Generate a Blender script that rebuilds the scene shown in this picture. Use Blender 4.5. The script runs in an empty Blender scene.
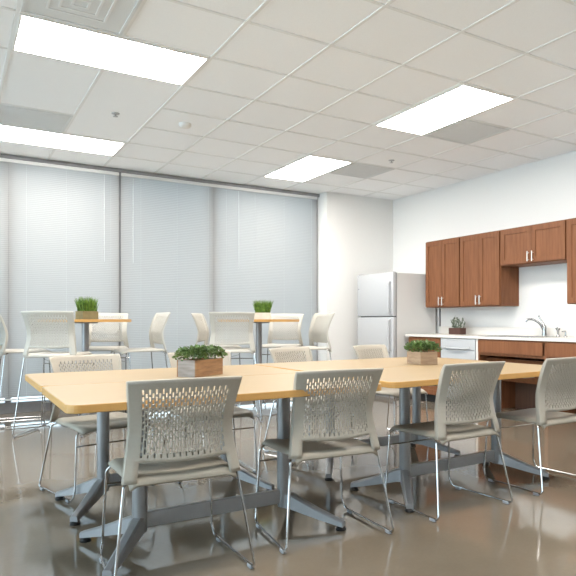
import bpy, bmesh, math, random
from mathutils import Vector, Matrix
S = bpy.context.scene
COL = S.collection
rad = math.radians
# ------------------------------------------------------------------ camera
CAMH = 1.06
F_PX, CX_PX, HY_PX, YAW = 614.0, 341.0, 320.0, 32.4
cam = bpy.data.cameras.new('camera')
cam.sensor_width = 36.0
cam.lens = 36.0 * F_PX / 576.0
cam.shift_x = -(CX_PX - 288.0) / 576.0
cam.shift_y = (HY_PX - 288.0) / 576.0
cam.clip_start = 0.05
camo = bpy.data.objects.new('camera', cam)
camo.location = (0, 0, CAMH)
camo.rotation_euler = (rad(90), 0, rad(-YAW))
COL.objects.link(camo)
S.camera = camo
# ------------------------------------------------------------------ world, exposure
W = bpy.data.worlds.new('sky'); S.world = W; W.use_nodes = True
nt = W.node_tree; nt.nodes.clear()
wo = nt.nodes.new('ShaderNodeOutputWorld'); wb = nt.nodes.new('ShaderNodeBackground')
wb.inputs['Color'].default_value = (0.72, 0.86, 1.0, 1); wb.inputs['Strength'].default_value = 4.2
nt.links.new(wb.outputs[0], wo.inputs[0])
S.view_settings.view_transform = 'Standard'; S.view_settings.look = 'None'
S.view_settings.gamma = 1.0; S.view_settings.use_curve_mapping = False
S.view_settings.exposure = 0.66
LAMP = 22.0
# ------------------------------------------------------------------ materials
def mat(name, col, rough=0.5, metal=0.0, vary=0.0, scale=20.0, stretch=(1, 1, 1), bump=0.0, col2=None, spec=0.5, detail=3.0):
    m = bpy.data.materials.new(name); m.use_nodes = True
    n = m.node_tree.nodes; l = m.node_tree.links
    b = n['Principled BSDF']
    b.inputs['Roughness'].default_value = rough; b.inputs['Metallic'].default_value = metal
    b.inputs['Specular IOR Level'].default_value = spec
    c = (*col, 1)
    tc = n.new('ShaderNodeTexCoord'); mp = n.new('ShaderNodeMapping'); no = n.new('ShaderNodeTexNoise')
    mp.inputs['Scale'].default_value = stretch
    no.inputs['Scale'].default_value = scale; no.inputs['Detail'].default_value = detail
    l.new(tc.outputs['Object'], mp.inputs[0]); l.new(mp.outputs[0], no.inputs['Vector'])
    r = n.new('ShaderNodeValToRGB')
    r.color_ramp.elements[0].position = 0.3; r.color_ramp.elements[1].position = 0.7
    if col2 is None: col2 = tuple(x * (1 - vary) for x in col)
    r.color_ramp.elements[0].color = (*col2, 1); r.color_ramp.elements[1].color = c
    l.new(no.outputs['Fac'], r.inputs[0]); l.new(r.outputs[0], b.inputs['Base Color'])
    if bump:
        bp = n.new('ShaderNodeBump'); bp.inputs['Strength'].default_value = bump; bp.inputs['Distance'].default_value = 0.002
        l.new(no.outputs['Fac'], bp.inputs['Height']); l.new(bp.outputs[0], b.inputs['Normal'])
    return m
def mat_emit(name, col, strength):
    m = bpy.data.materials.new(name); m.use_nodes = True
    n = m.node_tree.nodes; n.clear()
    o = n.new('ShaderNodeOutputMaterial'); e = n.new('ShaderNodeEmission')
    e.inputs['Color'].default_value = (*col, 1); e.inputs['Strength'].default_value = strength
    m.node_tree.links.new(e.outputs[0], o.inputs[0]); return m
def mat_glass(name):
    m = bpy.data.materials.new(name); m.use_nodes = True
    n = m.node_tree.nodes; l = m.node_tree.links; n.clear()
    o = n.new('ShaderNodeOutputMaterial'); mx = n.new('ShaderNodeMixShader')
    t = n.new('ShaderNodeBsdfTransparent'); g = n.new('ShaderNodeBsdfGlossy'); f = n.new('ShaderNodeFresnel')
    t.inputs[0].default_value = (0.93, 0.97, 0.96, 1); g.inputs['Roughness'].default_value = 0.02
    l.new(f.outputs[0], mx.inputs[0]); l.new(t.outputs[0], mx.inputs[1]); l.new(g.outputs[0], mx.inputs[2]); l.new(mx.outputs[0], o.inputs[0])
    return m
def mat_slat(name):
    m = bpy.data.materials.new(name); m.use_nodes = True
    n = m.node_tree.nodes; l = m.node_tree.links; n.clear()
    o = n.new('ShaderNodeOutputMaterial'); mx = n.new('ShaderNodeMixShader')
    d = n.new('ShaderNodeBsdfDiffuse'); t = n.new('ShaderNodeBsdfTranslucent')
    d.inputs[0].default_value = (0.29, 0.285, 0.28, 1); t.inputs[0].default_value = (0.80, 0.79, 0.77, 1)
    mx.inputs[0].default_value = 0.185
    l.new(d.outputs[0], mx.inputs[1]); l.new(t.outputs[0], mx.inputs[2]); l.new(mx.outputs[0], o.inputs[0]); return m
def mat_floor():
    m = mat('polished_concrete', (0.205, 0.168, 0.126), 0.08, 0, col2=(0.156, 0.127, 0.094), scale=1.3, detail=9, spec=0.5)
    n = m.node_tree.nodes; l = m.node_tree.links; b = n['Principled BSDF']; b.inputs['IOR'].default_value = 1.7
    tc = n['Texture Coordinate']
    no = n.new('ShaderNodeTexNoise'); no.inputs['Scale'].default_value = 55; no.inputs['Detail'].default_value = 4
    l.new(tc.outputs['Object'], no.inputs['Vector'])
    rr = n.new('ShaderNodeMapRange'); rr.inputs[1].default_value = 0.3; rr.inputs[2].default_value = 0.7
    rr.inputs[3].default_value = 0.97; rr.inputs[4].default_value = 1.02
    l.new(no.outputs['Fac'], rr.inputs[0])
    mm = n.new('ShaderNodeMixRGB'); mm.blend_type = 'MULTIPLY'; mm.inputs[0].default_value = 1
    old = b.inputs['Base Color'].links[0].from_socket
    l.new(old, mm.inputs[1]); l.new(rr.outputs[0], mm.inputs[2]); l.new(mm.outputs[0], b.inputs['Base Color'])
    return m
M = {}
M['wall'] = mat('white_wall_paint', (0.76, 0.755, 0.74), 0.75, vary=0.02, scale=60, bump=0.03)
M['tile'] = mat('ceiling_tile', (0.92, 0.925, 0.93), 0.9, vary=0.05, scale=220, bump=0.15)
M['tbar'] = mat('ceiling_grid_paint', (0.80, 0.80, 0.79), 0.7, vary=0.02)
M['floor'] = mat_floor()
M['alu'] = mat('window_aluminium', (0.30, 0.30, 0.31), 0.45, 0.4, vary=0.1)
M['slat'] = mat_slat('blind_slat_white')
M['blindrail'] = mat('blind_rail_white', (0.72, 0.72, 0.71), 0.45, vary=0.03)
M['wand'] = mat('blind_wand', (0.58, 0.58, 0.58), 0.3, vary=0.03)
M['glass'] = mat_glass('window_glass')
M['lampframe'] = mat('lamp_frame_white', (0.82, 0.82, 0.80), 0.5, vary=0.02)
M['diff'] = mat_emit('lamp_diffuser', (1.0, 0.955, 0.895), LAMP)
M['vent'] = mat('vent_grey', (0.70, 0.715, 0.715), 0.6, vary=0.06, scale=180)
M['ventslat'] = mat('vent_grey_slat', (0.78, 0.79, 0.79), 0.55, vary=0.04)
M['det'] = mat('detector_white', (0.80, 0.79, 0.77), 0.5, vary=0.03)
M['chrome_d'] = mat('sprinkler_metal', (0.45, 0.45, 0.45), 0.35, 0.6, vary=0.1)
M['maple'] = mat('maple_laminate', (0.315, 0.226, 0.125), 0.42, spec=0.25, vary=0.07, scale=6, stretch=(0.6, 9, 9), detail=5)
M['edge'] = mat('maple_edge_band', (0.60, 0.33, 0.10), 0.45, vary=0.12, scale=8, stretch=(1, 1, 10))
M['tleg'] = mat('table_leg_grey_metal', (0.33, 0.332, 0.34), 0.36, 0.45, vary=0.08)
M['black'] = mat('black_rubber', (0.015, 0.015, 0.016), 0.5, vary=0.2)
M['shell'] = mat('chair_shell_warm_grey', (0.39, 0.355, 0.30), 0.5, spec=0.3, vary=0.04, scale=90)
M['stoolshell'] = mat('stool_shell_pale_grey', (0.47, 0.445, 0.395), 0.5, spec=0.3, vary=0.04, scale=90)
M['seat'] = mat('chair_seat_warm_grey', (0.34, 0.305, 0.25), 0.42, spec=0.4, vary=0.05, scale=90)
M['chrome'] = mat('chrome_rod', (0.50, 0.50, 0.50), 0.16, 1.0, vary=0.05)
M['glide'] = mat('clear_grey_glide', (0.33, 0.34, 0.36), 0.25, vary=0.1)
M['wood'] = mat('brown_cabinet_wood', (0.228, 0.094, 0.043), 0.5, spec=0.22, scale=5, stretch=(7, 7, 0.7), col2=(0.165, 0.065, 0.029), detail=6)
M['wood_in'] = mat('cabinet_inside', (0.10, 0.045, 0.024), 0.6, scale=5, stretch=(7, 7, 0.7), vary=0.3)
M['steel'] = mat('brushed_nickel', (0.72, 0.69, 0.64), 0.28, 1.0, vary=0.06, scale=60)
M['chrome_f'] = mat('faucet_metal', (0.42, 0.42, 0.42), 0.22, 1.0, vary=0.06)
M['counter'] = mat('counter_laminate', (0.70, 0.675, 0.64), 0.35, vary=0.05, scale=150)
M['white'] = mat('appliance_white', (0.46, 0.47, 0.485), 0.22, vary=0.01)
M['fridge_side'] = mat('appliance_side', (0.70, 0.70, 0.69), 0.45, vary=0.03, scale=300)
M['gasket'] = mat('grey_gasket', (0.20, 0.20, 0.21), 0.6, vary=0.1)
M['conduit'] = mat('grey_conduit', (0.20, 0.20, 0.21), 0.5, 0.2, vary=0.1)
M['rustic'] = mat('rustic_planter_wood', (0.36, 0.20, 0.095), 0.8, scale=9, stretch=(1, 1, 6), col2=(0.20, 0.105, 0.05), bump=0.4, detail=6)
M['rustic2'] = mat('tan_planter_wood', (0.38, 0.27, 0.18), 0.8, scale=9, stretch=(1, 1, 6), col2=(0.24, 0.16, 0.10), bump=0.4, detail=6)
M['litwood'] = mat('window_lit_planter_wood', (0.36, 0.325, 0.30), 0.85, scale=9, stretch=(1, 1, 6), col2=(0.22, 0.185, 0.165), bump=0.4, detail=6)  # greyer wood for the end faces: window light put into the colour
M['olive'] = mat('olive_planter', (0.23, 0.185, 0.085), 0.7, vary=0.25, scale=20)
M['pale'] = mat('pale_planter', (0.66, 0.58, 0.49), 0.7, vary=0.12, scale=20)
M['dkbox'] = mat('dark_brown_planter', (0.085, 0.035, 0.025), 0.6, vary=0.25, scale=20)
M['soil'] = mat('planter_soil', (0.035, 0.024, 0.016), 0.95, vary=0.5, scale=60)
M['leaf'] = mat('boxwood_leaf', (0.17, 0.26, 0.075), 0.45, scale=22, col2=(0.022, 0.060, 0.016))
M['grass'] = mat('grass_blade', (0.20, 0.33, 0.045), 0.5, scale=30, col2=(0.05, 0.12, 0.015))
M['sage'] = mat('sage_leaf', (0.20, 0.235, 0.16), 0.6, scale=30, col2=(0.07, 0.095, 0.06))
M['ground'] = mat('outside_paving', (0.80, 0.80, 0.79), 0.9, vary=0.05, scale=2)
M['stone_steel'] = mat('sink_steel', (0.55, 0.55, 0.54), 0.25, 1.0, vary=0.08, scale=40)
# ------------------------------------------------------------------ mesh helpers
def link(name, me, m=None, parent=None, loc=(0, 0, 0), rotz=0.0):
    o = bpy.data.objects.new(name, me); COL.objects.link(o)
    if m is not None:
        for x in (m if isinstance(m, (list, tuple)) else [m]): me.materials.append(x)
    o.location = loc; o.rotation_euler = (0, 0, rotz)
    if parent: o.parent = parent
    return o
def obj(name, bm, m, parent=None, loc=(0, 0, 0), rotz=0.0, smooth=False, recalc=True):
    if recalc: bmesh.ops.recalc_face_normals(bm, faces=bm.faces)
    me = bpy.data.meshes.new(name); bm.to_mesh(me); bm.free()
    if smooth:
        for p in me.polygons: p.use_smooth = True
        me.set_sharp_from_angle(angle=rad(38))
    return link(name, me, m, parent, loc, rotz)
def thing(name, label, cat, loc=(0, 0, 0), rotz=0.0, group=None):
    o = bpy.data.objects.new(name, None); COL.objects.link(o); o.empty_display_size = 0.1
    o.location = loc; o.rotation_euler = (0, 0, rotz)
    return tag(o, label, cat, group)
def tag(o, label, cat, group=None):
    o['label'] = label; o['category'] = cat
    if group: o['group'] = group
    return o
def struct(name, bm, m, **k):
    o = obj(name, bm, m, **k); o['kind'] = 'structure'; return o
def dup(root, loc, rotz, label):
    r = root.copy(); COL.objects.link(r); r.location = loc; r.rotation_euler = (0, 0, rotz); r['label'] = label
    for ch in list(root.children):
        c = ch.copy(); COL.objects.link(c); c.parent = r
        for g in list(ch.children):
            d = g.copy(); COL.objects.link(d); d.parent = c
    return r
def NB(): return bmesh.new()
def box(bm, x0, x1, y0, y1, z0, z1, bev=0.0, mi=0):
    t = bmesh.new()
    r = bmesh.ops.create_cube(t, size=1.0)
    bmesh.ops.scale(t, vec=(x1 - x0, y1 - y0, z1 - z0), verts=t.verts)
    bmesh.ops.translate(t, vec=((x0 + x1) / 2, (y0 + y1) / 2, (z0 + z1) / 2), verts=t.verts)
    if bev: bmesh.ops.bevel(t, geom=list(t.edges), offset=bev, segments=2, affect='EDGES', profile=0.5)
    merge(bm, t, mi)
def merge(bm, t, mi=None, mtx=None):
    vm = {}
    for v in t.verts: vm[v] = bm.verts.new(mtx @ v.co if mtx else v.co)
    for f in t.faces:
        try:
            nf = bm.faces.new([vm[v] for v in f.verts]); nf.material_index = f.material_index if mi is None else mi
        except ValueError: pass
    t.free()
def cyl(bm, x, y, z0, z1, r, seg=20, r2=None, mi=0):
    r2 = r if r2 is None else r2
    lathe(bm, x, y, [(0, z0), (r, z0), (r2, z1), (0, z1)], seg, mi)
def lathe(bm, x, y, prof, seg=24, mi=0):
    rings = []
    for (r, z) in prof:
        if r < 1e-6: rings.append([bm.verts.new((x, y, z))])
        else: rings.append([bm.verts.new((x + r * math.cos(2 * math.pi * k / seg), y + r * math.sin(2 * math.pi * k / seg), z)) for k in range(seg)])
    for a, b in zip(rings, rings[1:]):
        for k in range(seg):
            j = (k + 1) % seg
            if len(a) == 1 and len(b) == 1: continue
            q = [a[0], b[j], b[k]] if len(a) == 1 else ([a[k], a[j], b[0]] if len(b) == 1 else [a[k], a[j], b[j], b[k]])
            f = bm.faces.new(q); f.material_index = mi
def fillet(pts, r, n=5):
    pts = [Vector(p) for p in pts]; out = [pts[0]]
    for a, b, c in zip(pts, pts[1:], pts[2:]):
        u = (a - b); v = (c - b); rr = min(r, u.length * 0.45, v.length * 0.45)
        p, q = b + u.normalized() * rr, b + v.normalized() * rr
        for k in range(n + 1):
            t = k / n; out.append(p * (1 - t) ** 2 + b * 2 * t * (1 - t) + q * t * t)
    out.append(pts[-1]); return out
def tube(bm, pts, r, seg=8, mi=0):
    pts = [Vector(p) for p in pts]
    T = [(pts[min(i + 1, len(pts) - 1)] - pts[max(i - 1, 0)]).normalized() for i in range(len(pts))]
    up = Vector((0, 0, 1)) if abs(T[0].z) < 0.9 else Vector((1, 0, 0))
    N = (up - T[0] * up.dot(T[0])).normalized(); rings = []
    for i, p in enumerate(pts):
        N = (N - T[i] * N.dot(T[i])).normalized(); B = T[i].cross(N)
        rr = r[i] if isinstance(r, (list, tuple)) else r
        rings.append([bm.verts.new(p + (N * math.cos(2 * math.pi * k / seg) + B * math.sin(2 * math.pi * k / seg)) * rr) for k in range(seg)])
    for a, b in zip(rings, rings[1:]):
        for k in range(seg): f = bm.faces.new([a[k], a[(k + 1) % seg], b[(k + 1) % seg], b[k]]); f.material_index = mi
    bm.faces.new(rings[0][::-1]); bm.faces.new(rings[-1])
def prism(bm, poly, z0, z1, mi_top=0, mi_side=0):
    a = [bm.verts.new((x, y, z0)) for x, y in poly]; b = [bm.verts.new((x, y, z1)) for x, y in poly]
    f = bm.faces.new(a[::-1]); f.material_index = mi_top
    f = bm.faces.new(b); f.material_index = mi_top
    for k in range(len(poly)):
        j = (k + 1) % len(poly); f = bm.faces.new([a[k], a[j], b[j], b[k]]); f.material_index = mi_side
def rrect(x0, x1, y0, y1, r, n=6):
    out = []
    for (cx, cy, a0) in ((x1 - r, y1 - r, 0), (x0 + r, y1 - r, 90), (x0 + r, y0 + r, 180), (x1 - r, y0 + r, 270)):
        for k in range(n + 1):
            a = rad(a0 + 90 * k / n); out.append((cx + r * math.cos(a), cy + r * math.sin(a)))
    return out
# ------------------------------------------------------------------ room shell
CZ = 2.92; WX = 5.80; WY = 7.63; GY = 7.98; LX = -1.9; BY = -2.2; JX = 4.60
b = NB(); box(b, LX, WX, BY, 8.08, -0.12, 0.0); struct('floor', b, M['floor'])
b = NB(); box(b, LX, WX, BY, 8.08, CZ + 0.0055, CZ + 0.14); struct('ceiling', b, M['tile'])
b = NB(); box(b, WX, WX + 0.12, BY, 8.08, -0.12, CZ + 0.14); struct('wall_right', b, M['wall'])
b = NB(); box(b, JX, WX, WY, 8.08, 0, CZ + 0.0055); struct('wall_back', b, M['wall'])
b = NB(); box(b, LX - 0.12, LX, BY, 8.08, -0.12, 0.10); box(b, LX - 0.12, LX, BY, 8.08, CZ - 0.10, CZ + 0.14); box(b, LX - 0.12, LX, BY, BY + 0.6, 0.10, CZ - 0.10); box(b, LX - 0.12, LX, 7.2, 8.08, 0.10, CZ - 0.10)
struct('wall_left', b, M['wall'])
LY = [BY + 0.6, -0.15, 1.3, 2.75, 4.2, 5.7, 7.2]  # invented left-wall glazing out of view, for daylight the blue-lit sides suggest
b = NB()
for y in LY: box(b, LX - 0.10, LX - 0.02, y - 0.03, y + 0.03, 0.10, CZ - 0.10, 0.004)
struct('trim_5', b, M['alu'])
for k in range(len(LY) - 1):
    b = NB(); box(b, LX - 0.065, LX - 0.055, LY[k] + 0.03, LY[k + 1] - 0.03, 0.10, CZ - 0.10); struct('window_%d' % (k + 11), b, M['glass'])
b = NB(); box(b, LX - 0.12, WX + 0.12, BY - 0.12, BY, -0.12, CZ + 0.14); struct('wall_front', b, M['wall'])
b = NB(); box(b, -60, 40, -40, 60, -0.35, -0.15); struct('ground', b, M['ground'])
# suspended-ceiling grid
GX = [0.338 + 0.6115 * k for k in range(-6, 10)]; GX = [x for x in GX if LX < x < WX - 0.05]
GYL = [2.935 + 0.618 * k for k in range(-10, 9)]; GYL = [y for y in GYL if BY < y < 7.9]
b = NB()
for x in GX: box(b, x - 0.012, x + 0.012, BY, WY + 0.3, CZ, CZ + 0.0055)
for k, y in enumerate(GYL):
    cuts = [(LX, WX)]
    if abs(y - (2.935 + 0.618 * 4)) < 0.01: cuts = [(LX, 0.338), (1.561, WX)]
    if abs(y - (2.935 + 0.618 * 5)) < 0.01: cuts = [(LX, 0.9495), (1.561, WX)]
    for p, q in cuts: box(b, p, q, y - 0.012, y + 0.012, CZ + 0.0003, CZ + 0.0055)
box(b, WX - 0.02, WX, BY, WY, CZ - 0.0005, CZ + 0.0055); box(b, JX, WX, WY - 0.02, WY, CZ - 0.0005, CZ + 0.0055)
struct('trim_1', b, M['tbar'])
# window wall: head, sill, mullions, panes
MUL = [-1.88, -0.67, 0.545, 1.755, 2.965, 4.57]
b = NB(); box(b, LX, JX, 7.835, 8.05, CZ - 0.040, CZ - 0.001, 0.004); struct('trim_2', b, M['alu'])
b = NB(); box(b, LX, JX, 7.88, 8.05, 0.0, 0.125, 0.004); struct('trim_3', b, M['alu'])
b = NB()
for x in MUL: box(b, x - 0.03, x + 0.03, 7.90, 8.04, 0.12, CZ - 0.035, 0.004)
struct('trim_4', b, M['alu'])
for k in range(len(MUL) - 1):
    b = NB(); box(b, MUL[k] + 0.028, MUL[k + 1] - 0.028, 7.97, 7.98, 0.12, CZ - 0.035); struct('window_%d' % (k + 1), b, M['glass'])
# ------------------------------------------------------------------ blinds
def blind(x0, x1, label, wand_x, cords):
    t = thing('window_blind', label, 'blind', ((x0 + x1) / 2, 7.855, 0), 0, 'venetian blinds on the window wall')
    a, c = x0 - (x0 + x1) / 2, x1 - (x0 + x1) / 2
    b = NB(); box(b, a, c, -0.014, 0.014, CZ - 0.080, CZ - 0.043, 0.002); obj('headrail', b, M['blindrail'], t)
    b = NB(); z = 0.185; tilt = rad(71.5); w = 0.0125
    n = int((CZ - 0.090 - z) / 0.0218) + 1; z = CZ - 0.090 - 0.0218 * (n - 1)
    for k in range(n):
        zz = z + 0.0218 * k; row = []
        for q in (-1, 0, 1):
            s = q * w; bow = 0.0032 * (1 - q * q)
            yy = s * math.cos(tilt) - bow * math.sin(tilt); z2 = zz + s * math.sin(tilt) + bow * math.cos(tilt)
            row.append((yy, z2))
        v = [[b.verts.new((xx, y_, z_)) for (y_, z_) in row] for xx in (a + 0.0006, c - 0.0006)]
        for q in (0, 1): b.faces.new([v[0][q], v[1][q], v[1][q + 1], v[0][q + 1]])
    obj('slats', b, M['slat'], t, recalc=False, smooth=True)
    b = NB(); box(b, a, c, -0.012, 0.012, 0.150, 0.170, 0.002); obj('bottom_rail', b, M['blindrail'], t)
    for cx in cords:
        for yy in (-0.0145,):
            b = NB(); box(b, cx - 0.0006, cx + 0.0006, yy - 0.001, yy + 0.001, 0.165, CZ - 0.1); obj('ladder_cord', b, M['wand'], t)
    if wand_x is not None:
        b = NB(); tube(b, [(wand_x, -0.03, CZ - 0.10), (wand_x, -0.032, CZ - 1.15)], 0.0036, 6); obj('tilt_wand', b, M['wand'], t)
    return t
blind(-1.87, -0.68, 'white venetian blind on the window wall just outside the picture at left', None, (-0.45, 0.45))
blind(-0.66, 0.5445, 'strip of white venetian blind cut off by the left picture edge', 0.45, (-0.45, 0.0, 0.45))
blind(0.5455, 1.743, 'leftmost fully visible white venetian blind, left of the dark mullion line', 0.42, (-0.42, 0.0, 0.50))
blind(1.767, 2.9645, 'white venetian blind directly right of the dark mullion line', -0.46, (-0.36, 0.1, 0.52))
blind(2.9655, 4.560, 'wide white venetian blind at the right end of the windows, next to the white wall', -0.45, (-0.62, -0.2, 0.25, 0.7))
# ------------------------------------------------------------------ ceiling fixtures
def ceiling_light(x0, x1, y0, y1, label):
    cx, cy = (x0 + x1) / 2, (y0 + y1) / 2; a, c = (x1 - x0) / 2, (y1 - y0) / 2
    t = thing('ceiling_light', label, 'light', (cx, cy, CZ), 0, 'recessed fluorescent ceiling panels')
    b = NB(); w = 0.016
    box(b, -a, a, -c, -c + w, -0.006, 0.0054); box(b, -a, a, c - w, c, -0.006, 0.0054)
    box(b, -a, -a + w, -c + w, c - w, -0.006, 0.0054); box(b, a - w, a, -c + w, c - w, -0.006, 0.0054)
    obj('lamp_frame', b, M['lampframe'], t)
    b = NB(); box(b, -a + w, a - w, -c + w, c - w, -0.002, 0.0054); obj('diffuser', b, M['diff'], t)
gx = lambda k: 0.338 + 0.6115 * k
gy = lambda k: 2.935 + 0.618 * k
def cell(i0, i1, j0, j1): return gx(i0) + 0.012, gx(i1) - 0.012, gy(j0) + 0.012, gy(j1) - 0.012
ceiling_light(*cell(0, 2, 2, 3), 'glowing rectangular ceiling panel at the upper left, biggest in the picture')
ceiling_light(*cell(0, 2, 6, 7), 'glowing ceiling panel at the left edge, just in front of the window blinds')
ceiling_light(*cell(5, 6, 5, 7), 'smallest glowing ceiling panel, near the right end of the blinds')
ceiling_light(*cell(5, 6, 1, 3), 'glowing ceiling panel at right, above the wall cabinets side of the room')
ceiling_light(*cell(0, 2, -2, -1), 'added ceiling panel overhead at left, unseen above the picture')  # invented panel out of view, continues the left row for more illumination
ceiling_light(*cell(5, 6, -3, -1), 'added ceiling panel overhead at right, unseen above the picture')  # likewise an unseen extra lamp, extending the right row
def ceiling_vent(i0, j0, label, kind, di=1, dj=1):
    x0, x1, y0, y1 = cell(i0, i0 + di, j0, j0 + dj)
    cx, cy = (x0 + x1) / 2, (y0 + y1) / 2; a, c = (x1 - x0) / 2, (y1 - y0) / 2
    t = thing('ceiling_vent', label, 'vent', (cx, cy, CZ), 0, 'grey ceiling vents')
    b = NB(); w = 0.02
    box(b, -a, a, -c, -c + w, -0.005, 0.0054); box(b, -a, a, c - w, c, -0.005, 0.0054)
    box(b, -a, -a + w, -c + w, c - w, -0.005, 0.0054); box(b, a - w, a, -c + w, c - w, -0.005, 0.0054)
    obj('vent_frame', b, M['vent'], t)
    b = NB(); box(b, -a + w, a - w, -c + w, c - w, 0.0, 0.0054); obj('vent_face', b, M['vent'], t)
    if kind == 'louver':
        for q in (0.17, 0.11, 0.05):
            b = NB()
            box(b, -q, q, -q, -q + 0.014, -0.004, 0.0); box(b, -q, q, q - 0.014, q, -0.004, 0.0)
            box(b, -q, -q + 0.014, -q + 0.014, q - 0.014, -0.004, 0.0); box(b, q - 0.014, q, -q + 0.014, q - 0.014, -0.004, 0.0)
            obj('louver', b, M['ventslat'], t)
    else:
        b = NB(); n = 24
        for k in range(n):
            y = -c + w + 0.012 + (2 * c - 2 * w - 0.024) * k / (n - 1); box(b, -a + w, a - w, y - 0.003, y + 0.003, -0.003, 0.0)
        obj('grille', b, M['ventslat'], t)
ceiling_vent(0, 1, 'grey square air diffuser at the top left, touching the biggest ceiling panel', 'louver')
ceiling_vent(0, 5, 'grey ceiling vent at the left edge, beside the panel near the blinds', 'grille')
ceiling_vent(6, 5, 'grey ceiling vent beside the smallest glowing panel, near the room corner', 'grille')
ceiling_vent(6, 2, 'grey ceiling vent beside the right-hand glowing panel', 'grille')
def sprinkler(x, y, label):
    t = thing('ceiling_sprinkler', label, 'sprinkler', (x, y, CZ + 0.0055), 0, 'ceiling sprinklers')
    b = NB(); lathe(b, 0, 0, [(0, 0), (0.036, 0), (0.034, -0.006), (0.014, -0.010), (0, -0.010)], 20); obj('escutcheon', b, M['chrome_d'], t, smooth=True)
    b = NB(); lathe(b, 0, 0, [(0.008, -0.009), (0.007, -0.026), (0.022, -0.027), (0.022, -0.030), (0, -0.030)], 16); obj('sprinkler_head', b, M['chrome_d'], t, smooth=True)
sprinkler(1.25, 5.77, 'small grey sprinkler in the ceiling, left, between the two left panels')
sprinkler(4.34, 5.74, 'small grey sprinkler in the ceiling near the room corner, right of the far vent')
t = thing('smoke_detector', 'round white smoke detector on the ceiling, right of the left-hand panels', 'smoke detector', (1.875, 5.72, CZ + 0.0055))
b = NB(); lathe(b, 0, 0, [(0, 0), (0.058, 0), (0.058, -0.018), (0.046, -0.034), (0, -0.036)], 24); obj('detector_body', b, M['det'], t, smooth=True)
b = NB(); lathe(b, 0, 0, [(0.05, -0.026), (0.053, -0.028), (0.045, -0.036), (0.030, -0.040), (0, -0.040)], 24); obj('detector_cap', b, M['det'], t, smooth=True)
# ------------------------------------------------------------------ kitchen wall
UX = 5.47; UZ0, UZ1 = 1.228, 2.125
def shaker(bm, x, y0, y1, z0, z1, th=0.02, rail=0.058):
    box(bm, x - th, x, y0, y0 + rail, z0, z1, 0.0015); box(bm, x - th, x, y1 - rail, y1, z0, z1, 0.0015)
    box(bm, x - th, x, y0 + rail, y1 - rail, z0, z0 + rail, 0.0015); box(bm, x - th, x, y0 + rail, y1 - rail, z1 - rail, z1, 0.0015)
    box(bm, x - th + 0.009, x - 0.001, y0 + rail - 0.001, y1 - rail + 0.001, z0 + rail - 0.001, z1 - rail + 0.001)
def pull(bm, x, y, z0, z1):
    tube(bm, [(x - 0.028, y, z0 - 0.012), (x - 0.028, y, z1 + 0.012)], 0.0062, 8)
    tube(bm, [(x, y, z0 + 0.006), (x - 0.028, y, z0 + 0.006)], 0.0045, 8); tube(bm, [(x, y, z1 - 0.006), (x - 0.028, y, z1 - 0.006)], 0.0045, 8)
def upper(y0, y1, z0, label, single=False):
    cy = (y0 + y1) / 2
    t = thing('wall_cabinet', label, 'cabinet', (UX, cy, z0), 0, 'brown wall cabinets')
    h = UZ1 - z0; a, c = y0 - cy, y1 - cy; X1 = WX - 0.001 - UX
    b = NB(); box(b, 0.021, X1, a + 0.001, c - 0.001, 0, h, 0.001); obj('cabinet_body', b, M['wood'], t)
    g = 0.012
    spans = [(a + g, c - g)] if single else [(a + g, -0.0015), (0.0015, c - g)]
    for k, (p, q) in enumerate(spans):
        b = NB(); shaker(b, 0.02, p, q, 0.012, h - 0.012); d = obj('door', b, M['wood'], t)
        hy = (q - 0.03) if k == 0 else (p + 0.03)
        b = NB(); pull(b, 0.0, hy, 0.035, 0.125); hd = obj('door_handle', b, M['steel'], d, smooth=True)
upper(5.80, 6.475, UZ0, 'brown shaker wall cabinet beside the refrigerator, leftmost of the row')
upper(5.118, 5.799, UZ0, 'tall brown shaker wall cabinet second from the refrigerator, above the dishwasher')
upper(4.195, 5.117, 1.695, 'short wide brown wall cabinet above the sink')
upper(3.50, 4.194, UZ0, 'brown wall cabinet cut off by the right picture edge')
# counter run
BX = 5.18; CTZ = 0.871
t = thing('countertop', 'long pale laminate countertop with backsplash along the kitchen wall', 'countertop', (5.5, 5.0, CTZ))
b = NB(); box(b, 5.16 - 5.5, WX - 0.001 - 5.5, -1.75, 1.52, -0.03, 0.0, 0.003); obj('worktop', b, M['counter'], t)
b = NB(); box(b, WX - 0.022 - 5.5, WX - 0.001 - 5.5, -1.75, 1.52, 0.0, 0.10, 0.002); obj('backsplash', b, M['counter'], t)
ZT = CTZ - 0.0305
def base_closed(y0, y1, label):
    cy = (y0 + y1) / 2; t = thing('base_cabinet', label, 'cabinet', (BX, cy, 0), 0, 'brown base cabinets')
    a, c = y0 - cy, y1 - cy
    b = NB(); box(b, 0.021, WX - 0.001 - BX, a, c, 0.10, ZT, 0.001); obj('cabinet_body', b, M['wood'], t)
    b = NB(); box(b, 0.08, WX - 0.05 - BX, a + 0.005, c - 0.005, 0, 0.10); obj('toe_kick', b, M['black'], t)
    b = NB(); box(b, 0.001, 0.02, a + 0.012, c - 0.012, ZT - 0.15, ZT - 0.012, 0.0015); d = obj('drawer', b, M['wood'], t)
    b = NB(); tube(b, [(-0.026, -0.06, ZT - 0.08), (-0.026, 0.06, ZT - 0.08)], 0.006); tube(b, [(0.001, -0.045, ZT - 0.08), (-0.026, -0.045, ZT - 0.08)], 0.0045); tube(b, [(0.001, 0.045, ZT - 0.08), (-0.026, 0.045, ZT - 0.08)], 0.0045); obj('drawer_handle', b, M['steel'], d)
    b = NB(); shaker(b, 0.02, a + 0.012, c - 0.012, 0.112, ZT - 0.16); d = obj('door', b, M['wood'], t)
    b = NB(); pull(b, 0, c - 0.045, ZT - 0.28, ZT - 0.19); obj('door_handle', b, M['steel'], d)
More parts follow.
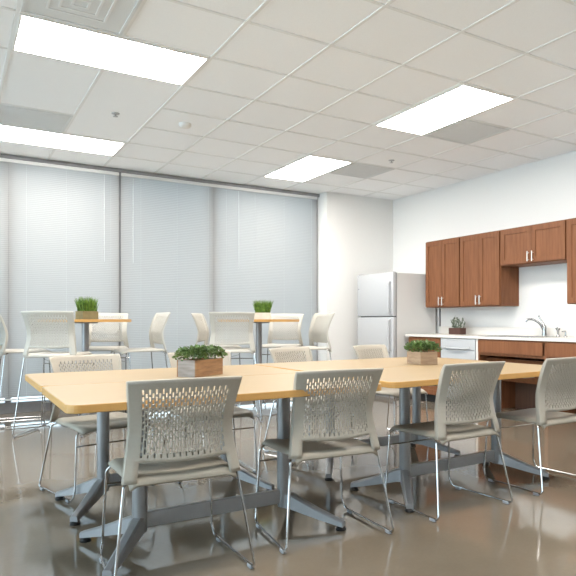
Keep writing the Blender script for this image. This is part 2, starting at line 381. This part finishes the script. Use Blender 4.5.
base_closed(5.83, 6.48, 'brown base cabinet between the refrigerator and the dishwasher')
def base_open(y0, y1, label):          # accessible unit: apron above an open knee space
    cy = (y0 + y1) / 2; t = thing('sink_cabinet', label, 'cabinet', (BX, cy, 0), 0, 'open-fronted base units')
    a, c = y0 - cy, y1 - cy; D = WX - 0.001 - BX
    for s in (a, c - 0.02):
        b = NB(); box(b, 0.0, D, s, s + 0.02, 0.0, ZT, 0.001); obj('side_panel', b, M['wood'], t)
    b = NB(); box(b, 0.004, 0.022, a + 0.02, c - 0.02, ZT - 0.02, ZT); box(b, 0.004, 0.022, a + 0.02, c - 0.02, ZT - 0.185, ZT - 0.155); obj('face_frame', b, M['wood'], t)
    b = NB(); box(b, -0.016, 0.003, a + 0.035, c - 0.012, ZT - 0.155, ZT - 0.018, 0.002); obj('apron', b, M['wood'], t)
    b = NB(); v = [(0.10, ZT - 0.22), (0.118, ZT - 0.22), (0.36, 0.34), (0.342, 0.34)]
    f0 = [b.verts.new((x, a + 0.02, z)) for x, z in v]; f1 = [b.verts.new((x, c - 0.02, z)) for x, z in v]
    b.faces.new(f0); b.faces.new(f1[::-1])
    for k in range(4): b.faces.new([f0[k], f0[(k + 1) % 4], f1[(k + 1) % 4], f1[k]])
    obj('knee_panel', b, M['wood'], t)
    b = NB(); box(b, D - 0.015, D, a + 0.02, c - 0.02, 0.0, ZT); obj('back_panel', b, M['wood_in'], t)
base_open(4.215, 5.183, 'brown sink cabinet with a wide apron over a dark open knee space')
base_open(3.25, 4.213, 'brown open-fronted base unit behind the rightmost chair, cut off at right')
t = thing('end_panel', 'narrow white upright filler panel between dishwasher and sink cabinet', 'panel', (BX, 5.2005, 0))
b = NB(); box(b, 0.0, 0.6, -0.016, 0.016, 0, ZT, 0.001); obj('filler_board', b, M['counter'], t)
t = thing('dishwasher', 'white dishwasher under the counter', 'dishwasher', (BX, 5.523, 0))
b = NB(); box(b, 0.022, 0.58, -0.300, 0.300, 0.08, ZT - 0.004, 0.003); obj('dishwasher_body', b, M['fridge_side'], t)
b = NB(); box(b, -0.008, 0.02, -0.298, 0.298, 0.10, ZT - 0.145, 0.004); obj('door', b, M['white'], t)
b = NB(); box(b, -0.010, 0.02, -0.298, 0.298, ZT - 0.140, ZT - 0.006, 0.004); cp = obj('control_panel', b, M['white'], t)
b = NB(); tube(b, fillet([(-0.012, -0.22, ZT - 0.112), (-0.040, -0.12, ZT - 0.125), (-0.040, 0.12, ZT - 0.125), (-0.012, 0.22, ZT - 0.112)], 0.08), 0.010); obj('handle', b, M['white'], cp, smooth=True)
b = NB(); box(b, 0.07, 0.56, -0.29, 0.29, 0, 0.08); obj('toe_kick', b, M['black'], t)
# sink, faucet, sprayer
t = thing('kitchen_sink', 'stainless steel sink set into the countertop', 'sink', (5.43, 4.82, CTZ))
b = NB()
o = rrect(-0.235, 0.235, -0.40, 0.40, 0.04); i = rrect(-0.205, 0.205, -0.365, 0.365, 0.05); i2 = rrect(-0.19, 0.19, -0.35, 0.35, 0.05)
zs = [(o, 0.0005), (o, 0.005), (i, 0.006), (i2, 0.002)]
R = [[b.verts.new((x, y, z)) for x, y in p] for p, z in zs]
for p, q in zip(R, R[1:]):
    for k in range(len(p)): b.faces.new([p[k], p[(k + 1) % len(p)], q[(k + 1) % len(p)], q[k]])
obj('sink_rim', b, M['stone_steel'], t, smooth=True)
b = NB(); prism(b, i2, 0.0006, 0.0018); obj('sink_basin', b, M['gasket'], t)
t = thing('faucet', 'chrome single-lever kitchen faucet with a curved spout', 'faucet', (5.70, 4.66, CTZ))
b = NB(); prism(b, rrect(-0.028, 0.028, -0.13, 0.13, 0.027), 0.0005, 0.012); obj('base_plate', b, M['steel'], t)
b = NB(); lathe(b, 0, 0, [(0, 0.012), (0.030, 0.012), (0.025, 0.05), (0.024, 0.10), (0.018, 0.125), (0, 0.13)], 16); obj('faucet_body', b, M['chrome_f'], t, smooth=True)
b = NB(); tube(b, fillet([(0, 0.0, 0.05), (-0.03, 0.035, 0.15), (-0.08, 0.10, 0.20), (-0.125, 0.145, 0.195), (-0.132, 0.153, 0.165)], 0.06), 0.0135, 10); obj('spout', b, M['chrome_f'], t, smooth=True)
b = NB(); tube(b, [(0, 0, 0.115), (-0.005, 0.03, 0.17), (-0.012, 0.065, 0.225), (-0.014, 0.072, 0.24)], [0.017, 0.010, 0.009, 0.013], 10); obj('lever', b, M['chrome_f'], t, smooth=True)
t = thing('side_sprayer', 'chrome side sprayer standing right of the faucet', 'sprayer', (5.70, 4.475, CTZ))
b = NB(); lathe(b, 0, 0, [(0, 0.0005), (0.024, 0.0005), (0.020, 0.02), (0.014, 0.03), (0, 0.03)], 16); obj('sprayer_base', b, M['chrome_f'], t, smooth=True)
b = NB(); tube(b, [(0, 0, 0.028), (0, 0, 0.07), (-0.012, 0.01, 0.105)], [0.012, 0.014, 0.017], 12); obj('spray_head', b, M['chrome_f'], t, smooth=True)
b = NB(); tube(b, [(0.008, 0.0, 0.06), (0.022, -0.008, 0.10)], [0.006, 0.005], 8); obj('trigger', b, M['black'], t)
t = thing('soap_dispenser', 'small chrome soap pump at the sink, right of the sprayer', 'soap dispenser', (5.70, 4.375, CTZ))
b = NB(); lathe(b, 0, 0, [(0, 0.0005), (0.022, 0.0005), (0.018, 0.015), (0.010, 0.02), (0.008, 0.055), (0, 0.056)], 14); obj('pump_base', b, M['chrome_f'], t, smooth=True)
b = NB(); tube(b, fillet([(0, 0, 0.05), (0, 0, 0.068), (-0.06, 0, 0.062)], 0.01), 0.007, 8); obj('nozzle', b, M['chrome_f'], t, smooth=True)
t = thing('wall_conduit', 'dark grey vertical conduit on the wall between cabinet and counter', 'conduit', (WX - 0.0125, 6.53, CTZ + 0.10))
b = NB(); tube(b, [(0, 0, 0.0), (0, 0, 0.255)], 0.011, 10); obj('conduit_pipe', b, M['conduit'], t, smooth=True)
# fridge
FX, FY0, FY1 = 5.00, 6.575, 7.44
t = thing('refrigerator', 'white top-freezer refrigerator in the room corner', 'refrigerator', (FX, (FY0 + FY1) / 2, 0))
w = (FY1 - FY0) / 2; H = 1.71
b = NB(); box(b, 0.07, 0.755, -w + 0.004, w - 0.004, 0.03, H - 0.012, 0.006); obj('fridge_body', b, M['fridge_side'], t)
b = NB(); box(b, 0.058, 0.072, -w + 0.012, w - 0.012, 0.06, H - 0.012); obj('door_gasket', b, M['gasket'], t)
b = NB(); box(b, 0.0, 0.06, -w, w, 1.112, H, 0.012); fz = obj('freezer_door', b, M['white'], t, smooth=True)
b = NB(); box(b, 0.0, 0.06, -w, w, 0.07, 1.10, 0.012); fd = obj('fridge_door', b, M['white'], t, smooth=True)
b = NB(); tube(b, fillet([(0.002, -w + 0.060, 1.14), (-0.034, -w + 0.060, 1.16), (-0.034, -w + 0.060, 1.56), (0.002, -w + 0.060, 1.58)], 0.03), 0.014, 10); obj('handle', b, M['white'], fz, smooth=True)
b = NB(); tube(b, fillet([(0.002, -w + 0.060, 0.62), (-0.034, -w + 0.060, 0.64), (-0.034, -w + 0.060, 1.05), (0.002, -w + 0.060, 1.07)], 0.03), 0.014, 10); obj('handle', b, M['white'], fd, smooth=True)
b = NB(); box(b, -0.003, 0.001, w - 0.06, w - 0.03, 1.50, 1.512); obj('badge', b, M['gasket'], fz)
b = NB(); box(b, 0.02, 0.09, w - 0.09, w - 0.01, H - 0.012, H + 0.008, 0.003); obj('hinge_cover', b, M['white'], t)
b = NB(); box(b, 0.03, 0.74, -w + 0.02, w - 0.02, 0, 0.06); obj('base_grille', b, M['gasket'], t)
# ------------------------------------------------------------------ chairs
def lerp(a, b, t): return a + (b - a) * t
def back_mesh(s):
    """perforated back shell: real slots, posts running down to the seat, open crescent above the seat"""
    bm = NB(); Hh = 0.375
    ncol, nrow = 28, 10
    t0, t1 = 0.175, 0.915; ap = 0.80
    def P(a, t):
        hw = 0.232 - 0.030 * math.sin(min(1, t / 0.75) * math.pi / 2) + 0.026 * max(0, t - 0.45) / 0.55
        if t < 0.42: y = lerp(-0.222, -0.196, math.sin(t / 0.42 * math.pi / 2) if t > 0 else t)
        else: q = (t - 0.42) / 0.58; y = -0.196 - 0.078 * q ** 1.35
        y += 0.028 * (abs(a) ** 2.4) - 0.016
        z = s + Hh * t + (0.004 * (1 - a * a) if t > 0.9 else 0)
        if t < 0.3: z -= 0.012 * (1 - abs(a) ** 2) * max(0, min(1, t / 0.14))
        return (a * hw, y, z)
    cache = {}
    def V(a, t):
        k = (round(a, 5), round(t, 5))
        if k not in cache: cache[k] = bm.verts.new(P(a, t))
        return cache[k]
    def Q(*ps):
        vs = [V(*p) for p in ps]
        bm.faces.new(vs)
    da = 2 * ap / ncol; dt = (t1 - t0) / nrow
    tl = [t0 + dt * 0.5 * k for k in range(2 * nrow + 1)]
    sw, sh = 0.29 * da, 0.36 * dt
    for c in range(ncol):
        a0 = -ap + da * c; a1 = a0 + da; am = (a0 + a1) / 2
        if c % 2 == 0: spans = [(2 * k, 2 * k + 2) for k in range(nrow)]; solid = []
        else: spans = [(2 * k + 1, 2 * k + 3) for k in range(nrow - 1)]; solid = [(0, 1), (2 * nrow - 1, 2 * nrow)]
        for (i, j) in solid: Q((a0, tl[i]), (a1, tl[i]), (a1, tl[j]), (a0, tl[j]))
        for (i, j) in spans:
            lo, mi, hi = tl[i], tl[i + 1], tl[j]
            A = [(a0, lo), (a1, lo), (a1, mi), (a1, hi), (a0, hi), (a0, mi)]
            B = [(am - sw, mi - sh), (am + sw, mi - sh), (am + sw, mi), (am + sw, mi + sh), (am - sw, mi + sh), (am - sw, mi)]
            for k in range(6): Q(A[k], A[(k + 1) % 6], B[(k + 1) % 6], B[k])
    acol = [-ap + da * c for c in range(ncol + 1)]
    for ta, tb in ((0.135, t0), (t1, 0.96), (0.96, 1.0)):
        for c in range(ncol): Q((acol[c], ta), (acol[c + 1], ta), (acol[c + 1], tb), (acol[c], tb))
    trow = [-0.085, -0.03, 0.03, 0.08, 0.135] + tl + [0.96, 1.0]
    for s_ in (-1, 1):
        for p, q in zip(trow, trow[1:]):
            for a0, a1 in ((ap, 0.9), (0.9, 1.0)): Q((s_ * a0, p), (s_ * a1, p), (s_ * a1, q), (s_ * a0, q))
    bmesh.ops.recalc_face_normals(bm, faces=bm.faces)
    # forward-turned lips along both posts
    for s_ in (-1, 1):
        lip = []
        for p in trow:
            v = V(s_, p); k = 0.020 if p < 0.9 else 0.020 - 0.012 * (p - 0.9) / 0.1
            lip.append(bm.verts.new((v.co.x + s_ * 0.003, v.co.y + k, v.co.z)))
        for i in range(len(trow) - 1): bm.faces.new([V(s_, trow[i]), V(s_, trow[i + 1]), lip[i + 1], lip[i]])
    bmesh.ops.recalc_face_normals(bm, faces=bm.faces)
    return bm
def seat_mesh(s):
    bm = NB(); nu, nv = 16, 18; g = []
    for j in range(nv + 1):
        v = j / nv; row = []
        for i in range(nu + 1):
            u = -1 + 2 * i / nu
            hw = lerp(0.218, 0.238, min(1, v * 1.3))
            if v > 0.82: hw *= 1 - 0.10 * ((v - 0.82) / 0.18) ** 2.2
            y = lerp(-0.232, 0.245, v)
            z = s - 0.010 * (1 - u * u) * math.sin(math.pi * min(1, max(0, v))) - 0.004
            if v > 0.80: z -= 0.030 * ((v - 0.80) / 0.20) ** 2
            if v < 0.10: z -= 0.030 * ((0.10 - v) / 0.10) ** 2
            if abs(u) > 0.85: z -= 0.018 * ((abs(u) - 0.85) / 0.15) ** 1.5
            row.append(bm.verts.new((u * hw, y, z)))
        g.append(row)
    for j in range(nv):
        for i in range(nu): bm.faces.new([g[j][i], g[j][i + 1], g[j + 1][i + 1], g[j + 1][i]])
    bmesh.ops.recalc_face_normals(bm, faces=bm.faces)
    return bm
def make_chair(name, label, s, tall, group):
    t = thing(name, label, 'stool' if tall else 'chair', (0, 0, 0), 0, group)
    o = obj('seat', seat_mesh(s), M['stoolshell' if tall else 'seat'], t, smooth=True)
    md = o.modifiers.new('thick', 'SOLIDIFY'); md.thickness = 0.011; md.offset = -1
    o = obj('backrest', back_mesh(s), M['stoolshell' if tall else 'shell'], t, smooth=True, recalc=False)
    md = o.modifiers.new('thick', 'SOLIDIFY'); md.thickness = 0.007; md.offset = 0
    R_ = 0.0058; u = s - 0.030; k = 1.0 if not tall else 1.06
    for sg in (-1, 1):
        fx = 0.262 * k; rx = 0.284 * k
        pts = [(sg * 0.12, -0.16, u), (sg * 0.215, -0.165, u - 0.002), (sg * 0.232, -0.195, u - 0.01), (sg * rx, -0.27, R_ + 0.008),
               (sg * fx, 0.20, R_ + 0.008), (sg * (fx - 0.01), 0.222, 0.06), (sg * 0.236, 0.205, u - 0.03), (sg * 0.205, 0.19, u - 0.006), (sg * 0.11, 0.18, u)]
        b = NB(); tube(b, fillet(pts, 0.028, 5), R_, 8); sl = obj('sled_leg', b, M['chrome'], t, smooth=True)
        for yy in (-0.222, 0.15):
            xx = sg * lerp(rx, fx, (yy + 0.27) / 0.47)
            b = NB(); box(b, xx - 0.010, xx + 0.010, yy - 0.020, yy + 0.020, 0.0003, 0.016, 0.004); obj('glide', b, M['glide'], sl)
    b = NB(); tube(b, [(-0.236, 0.208, s - 0.125), (0.236, 0.208, s - 0.125)], 0.0045, 8); obj('stretcher', b, M['chrome'], t, smooth=True)
    b = NB(); tube(b, [(-0.205, 0.02, u + 0.001), (0.205, 0.02, u + 0.001)], 0.005, 8); box(b, -0.12, -0.10, -0.17, 0.19, u - 0.004, u + 0.010); box(b, 0.10, 0.12, -0.17, 0.19, u - 0.004, u + 0.010); obj('seat_support', b, M['black'], t)
    if tall:
        b = NB(); tube(b, [(-0.262, 0.216, 0.26), (0.262, 0.216, 0.26)], 0.0058, 8); obj('footrest', b, M['chrome'], t, smooth=True)
    return t
GC = 'perforated sled-base chairs around the long tables'
near = [((0.812, 2.665, 0), -3, 'grey perforated-back chair in front of the table, leftmost of the near row'),
        ((1.575, 2.700, 0), -5, 'grey perforated-back chair in the near row, second from left, before the middle table leg'),
        ((2.420, 2.700, 0), 1, 'grey perforated-back chair in the near row, third from left, in front of the right-hand planter'),
        ((3.262, 2.735, 0), 2, 'grey perforated-back chair at the right picture edge, rightmost of the near row')]
far = [((0.800, 4.070, 0), 192, 'pale chair on the far side of the table at its left end, facing the viewer'),
       ((1.520, 4.080, 0), 178, 'pale chair on the far side of the table, hidden behind the left planter'),
       ((2.470, 4.340, 0), 196, 'pale chair on the far side of the table, in front of the right bar table'),
       ((3.330, 4.400, 0), 196, 'pale chair on the far side of the table, in front of the refrigerator')]
proto = make_chair('side_chair', near[0][2], 0.45, False, GC)
proto.location = near[0][0]; proto.rotation_euler.z = rad(near[0][1])
for loc, a, lab in near[1:] + far: dup(proto, loc, rad(a), lab)
GS = 'perforated bar stools around the two bar tables'
stools = [((0.86, 6.31, 0), -31, 'bar stool with its back to the viewer, before the left bar table'),
          ((0.64, 7.12, 0), -90, 'bar stool cut off by the left picture edge, left of the left bar table'),
          ((1.50, 7.34, 0), 168, 'bar stool between the left bar table and the blinds, facing the viewer'),
          ((1.69, 6.66, 0), 92, 'bar stool seen from the side, right of the left bar table'),
          ((2.53, 6.16, 0), -22, 'bar stool with its back to the viewer, before the right bar table'),
          ((2.68, 6.95, 0), -125, 'bar stool left of the right bar table, half hidden behind another stool'),
          ((3.49, 6.92, 0), 135, 'bar stool behind the right bar table, facing the viewer'),
          ((3.37, 6.08, 0), 88, 'bar stool in side view, right of the right bar table, against white wall')]
sp = make_chair('bar_stool', stools[0][2], 0.762, True, GS)
sp.location = stools[0][0]; sp.rotation_euler.z = rad(stools[0][1])
for loc, a, lab in stools[1:]: dup(sp, loc, rad(a), lab)
# ------------------------------------------------------------------ tables
def long_table(L, D, cols, loc, rotz, label):
    t = thing('conference_table', label, 'table', loc, rotz, 'long maple tables pushed together')
    b = NB(); prism(b, rrect(-L / 2, L / 2, -D / 2, D / 2, 0.05), 0.706, 0.7395, 0, 1); tt = obj('tabletop', b, [M['maple'], M['edge']], t)
    md = tt.modifiers.new('round', 'BEVEL'); md.width = 0.003; md.segments = 2; md.limit_method = 'ANGLE'; md.angle_limit = rad(50)
    for sg in (-1, 1):
        x = sg * cols
        b = NB()
        lathe(b, x, 0, [(0, 0.085), (0.030, 0.085), (0.034, 0.10), (0.034, 0.685), (0, 0.685)], 24)
        lg = obj('column', b, M['tleg'], t, smooth=True)
        b = NB(); box(b, x - 0.05, x + 0.05, -0.28, 0.28, 0.685, 0.7055, 0.003); obj('top_bracket', b, M['tleg'], t)
        for q in (-1, 1):
            e = Vector((x + sg * 0.20, q * 0.275, 0)); d = (e - Vector((x, 0, 0))).normalized(); n = Vector((-d.y, d.x, 0))
            b = NB(); rings = []
            for k, (f, z0, z1, w_) in enumerate(((0.0, 0.085, 0.165, 0.028), (0.15, 0.080, 0.155, 0.028), (0.6, 0.045, 0.092, 0.024), (1.0, 0.018, 0.046, 0.020))):
                c = Vector((x, 0, 0)).lerp(e, f)
                rings.append([b.verts.new(c + n * (sx * w_) + Vector((0, 0, zz))) for sx, zz in ((-1, z0), (1, z0), (1, z1 - 0.008), (0.6, z1), (-0.6, z1), (-1, z1 - 0.008))])
            for p_, q_ in zip(rings, rings[1:]):
                for k in range(6): b.faces.new([p_[k], p_[(k + 1) % 6], q_[(k + 1) % 6], q_[k]])
            b.faces.new(rings[0]); b.faces.new(rings[-1])
            ft = obj('foot', b, M['tleg'], lg)
            b = NB(); c = Vector((x, 0, 0)).lerp(e, 0.95); lathe(b, c.x, c.y, [(0, 0.0003), (0.026, 0.0003), (0.028, 0.008), (0.018, 0.019), (0, 0.019)], 16); obj('foot_glide', b, M['black'], lg, smooth=True)
    b = NB(); box(b, -cols, cols, -0.016, 0.016, 0.105, 0.175, 0.004); obj('stretcher', b, M['tleg'], t)
    return t
long_table(1.475, 0.80, 0.37, (1.102, 2.882, 0), 0, 'left front maple table with grey T-legs, under the left planter and the two nearest chairs')
long_table(1.475, 0.80, 0.37, (1.102, 3.690, 0), 0, 'left rear maple table with grey T-legs, behind the front table near the bar stools')
rz = rad(2.5); px, py = 2.715, 3.36
def rot(dx, dy): return (px + dx * math.cos(rz) - dy * math.sin(rz), py + dx * math.sin(rz) + dy * math.cos(rz), 0)
long_table(1.66, 0.80, 0.41, rot(0, -0.404), rz, 'right front maple table with grey T-legs, in front of the kitchen')
long_table(1.66, 0.80, 0.41, rot(0, 0.404), rz, 'right rear maple table with grey T-legs, nearest the refrigerator')
def bar_table(x, y, r, label):
    t = thing('bar_table', label, 'table', (x, y, 0), 0, 'round maple bar tables')
    b = NB(); prism(b, [(r * math.cos(2 * math.pi * k / 64), r * math.sin(2 * math.pi * k / 64)) for k in range(64)], 1.040, 1.067, 0, 1); obj('tabletop', b, [M['maple'], M['edge']], t)
    b = NB(); cyl(b, 0, 0, 0.014, 1.030, 0.036, 24); obj('column', b, M['tleg'], t, smooth=True)
    b = NB(); box(b, -0.12, 0.12, -0.03, 0.03, 1.025, 1.0395, 0.003); box(b, -0.03, 0.03, -0.12, 0.12, 1.0255, 1.039, 0.003); obj('top_bracket', b, M['tleg'], t)
    b = NB(); lathe(b, 0, 0, [(0, 0.0003), (0.23, 0.0003), (0.23, 0.010), (0.19, 0.016), (0.06, 0.024), (0, 0.024)], 40); obj('base_disc', b, M['tleg'], t, smooth=True)
    return t
bar_table(1.165, 6.75, 0.45, 'round maple bar table at left with the olive box of grass on it')
bar_table(2.955, 6.40, 0.46, 'round maple bar table at centre with the pale box of grass on it')
# ------------------------------------------------------------------ planters
rng = random.Random(7)
def leaf(b, p, d, L, w_, mi=0):
    d = d.normalized(); s = d.cross(Vector((rng.uniform(-1, 1), rng.uniform(-1, 1), rng.uniform(-.3, 1)))).normalized(); n = s.cross(d)
    v = [p, p + d * L * 0.45 + s * w_ + n * L * 0.06, p + d * L, p + d * L * 0.45 - s * w_ + n * L * 0.06]
    m_ = p + d * L * 0.5 - n * L * 0.05
    vv = [b.verts.new(x) for x in v]; c = b.verts.new(m_)
    for k in range(4): b.faces.new([vv[k], vv[(k + 1) % 4], c])
def planter(name, label, loc, rotz, lx, ly, h, mats, plant):
    t = thing(name, label, 'plant', loc, rotz, 'boxed plants')
    b = NB(); w_ = 0.008
    box(b, -lx / 2, lx / 2, -ly / 2, -ly / 2 + w_, 0.0005, h, 0.001, 0); box(b, -lx / 2, lx / 2, ly / 2 - w_, ly / 2, 0.0005, h, 0.001, 0)
    box(b, -lx / 2, -lx / 2 + w_, -ly / 2 + w_, ly / 2 - w_, 0.0005, h, 0.001, 1); box(b, lx / 2 - w_, lx / 2, -ly / 2 + w_, ly / 2 - w_, 0.0005, h, 0.001, 1)
    box(b, -lx / 2 + w_, lx / 2 - w_, -ly / 2 + w_, ly / 2 - w_, 0.001, 0.01)
    obj('planter_box', b, mats, t)
    b = NB(); box(b, -lx / 2 + w_, lx / 2 - w_, -ly / 2 + w_, ly / 2 - w_, 0.011, h - 0.012); obj('soil', b, M['soil'], t)
    b = NB()
    if plant == 'boxwood':
        for k in range(1300):
            u, v = rng.uniform(-1, 1), rng.uniform(-1, 1)
            x = u * (lx / 2 + 0.012); y = v * (ly / 2 + 0.012)
            top = 0.075 * math.sqrt(max(0, 1 - 0.5 * u ** 4 - 0.35 * v ** 4)) * rng.uniform(0.85, 1.12)
            z = h - 0.008 + top * rng.random() ** 0.45
            d = Vector((u * 0.9 + rng.uniform(-.8, .8), v * 0.9 + rng.uniform(-.8, .8), rng.uniform(-0.15, 1.0)))
            leaf(b, Vector((x, y, z)), d, rng.uniform(0.014, 0.024), rng.uniform(0.005, 0.008))
        m_ = M['leaf']
    elif plant == 'grass':
        for k in range(620):
            x = rng.uniform(-1, 1) * (lx / 2 - 0.014); y = rng.uniform(-1, 1) * (ly / 2 - 0.014)
            d = Vector((x * 2.2 + rng.uniform(-.18, .18), y * 2.2 + rng.uniform(-.18, .18), 1)).normalized()
            L = rng.uniform(0.10, 0.175); s = Vector((rng.uniform(-1, 1), rng.uniform(-1, 1), 0)).normalized() * 0.0028
            p = Vector((x, y, h - 0.014)); q = p + d * L * 0.6; e = p + d * L + Vector((d.x, d.y, 0)) * 0.03
            vv = [b.verts.new(x_) for x_ in (p - s, p + s, q + s * .9, q - s * .9, e)]
            b.faces.new(vv[:4]); b.faces.new([vv[3], vv[2], vv[4]])
        m_ = M['grass']
    else:
        for k in range(22):
            x = rng.uniform(-1, 1) * (lx / 2 - 0.02); y = rng.uniform(-1, 1) * (ly / 2 - 0.02)
            d = Vector((x * 3 + rng.uniform(-.3, .3), y * 3 + rng.uniform(-.3, .3), 1)).normalized(); L = rng.uniform(0.09, 0.16)
            tube(b, [(x, y, h - 0.014), Vector((x, y, h - 0.014)) + d * L], 0.0015, 4)
            for q in range(16):
                p = Vector((x, y, h - 0.012)) + d * L * rng.random()
                leaf(b, p, d * 0.9 + Vector((rng.uniform(-1, 1), rng.uniform(-1, 1), rng.uniform(-.1, .5))), rng.uniform(0.02, 0.034), 0.005)
        m_ = M['sage']
    obj('foliage', b, m_, t, recalc=False)
    return t
planter('boxwood_planter', 'rustic wooden box of boxwood on the left table, behind the leftmost near chair', (1.215, 3.43, 0.7397), rad(34), 0.26, 0.13, 0.095, [M['rustic'], M['litwood']], 'boxwood')
planter('boxwood_planter', 'rustic wooden box of boxwood on the right table, in front of the counter', (2.895, 3.46, 0.7397), rad(-6), 0.145, 0.18, 0.092, [M['rustic2'], M['rustic2']], 'boxwood')
planter('grass_planter', 'olive brown box of green grass on the left bar table', (1.165, 6.66, 1.0672), rad(30), 0.19, 0.11, 0.082, [M['olive'], M['olive']], 'grass')
planter('grass_planter', 'pale box of green grass on the right bar table', (2.985, 6.36, 1.0672), rad(-30), 0.18, 0.11, 0.075, [M['pale'], M['pale']], 'grass')
planter('herb_planter', 'dark brown box of grey-green herbs on the countertop', (5.60, 5.98, CTZ + 0.0003), rad(90), 0.22, 0.10, 0.085, [M['dkbox'], M['dkbox']], 'herb')
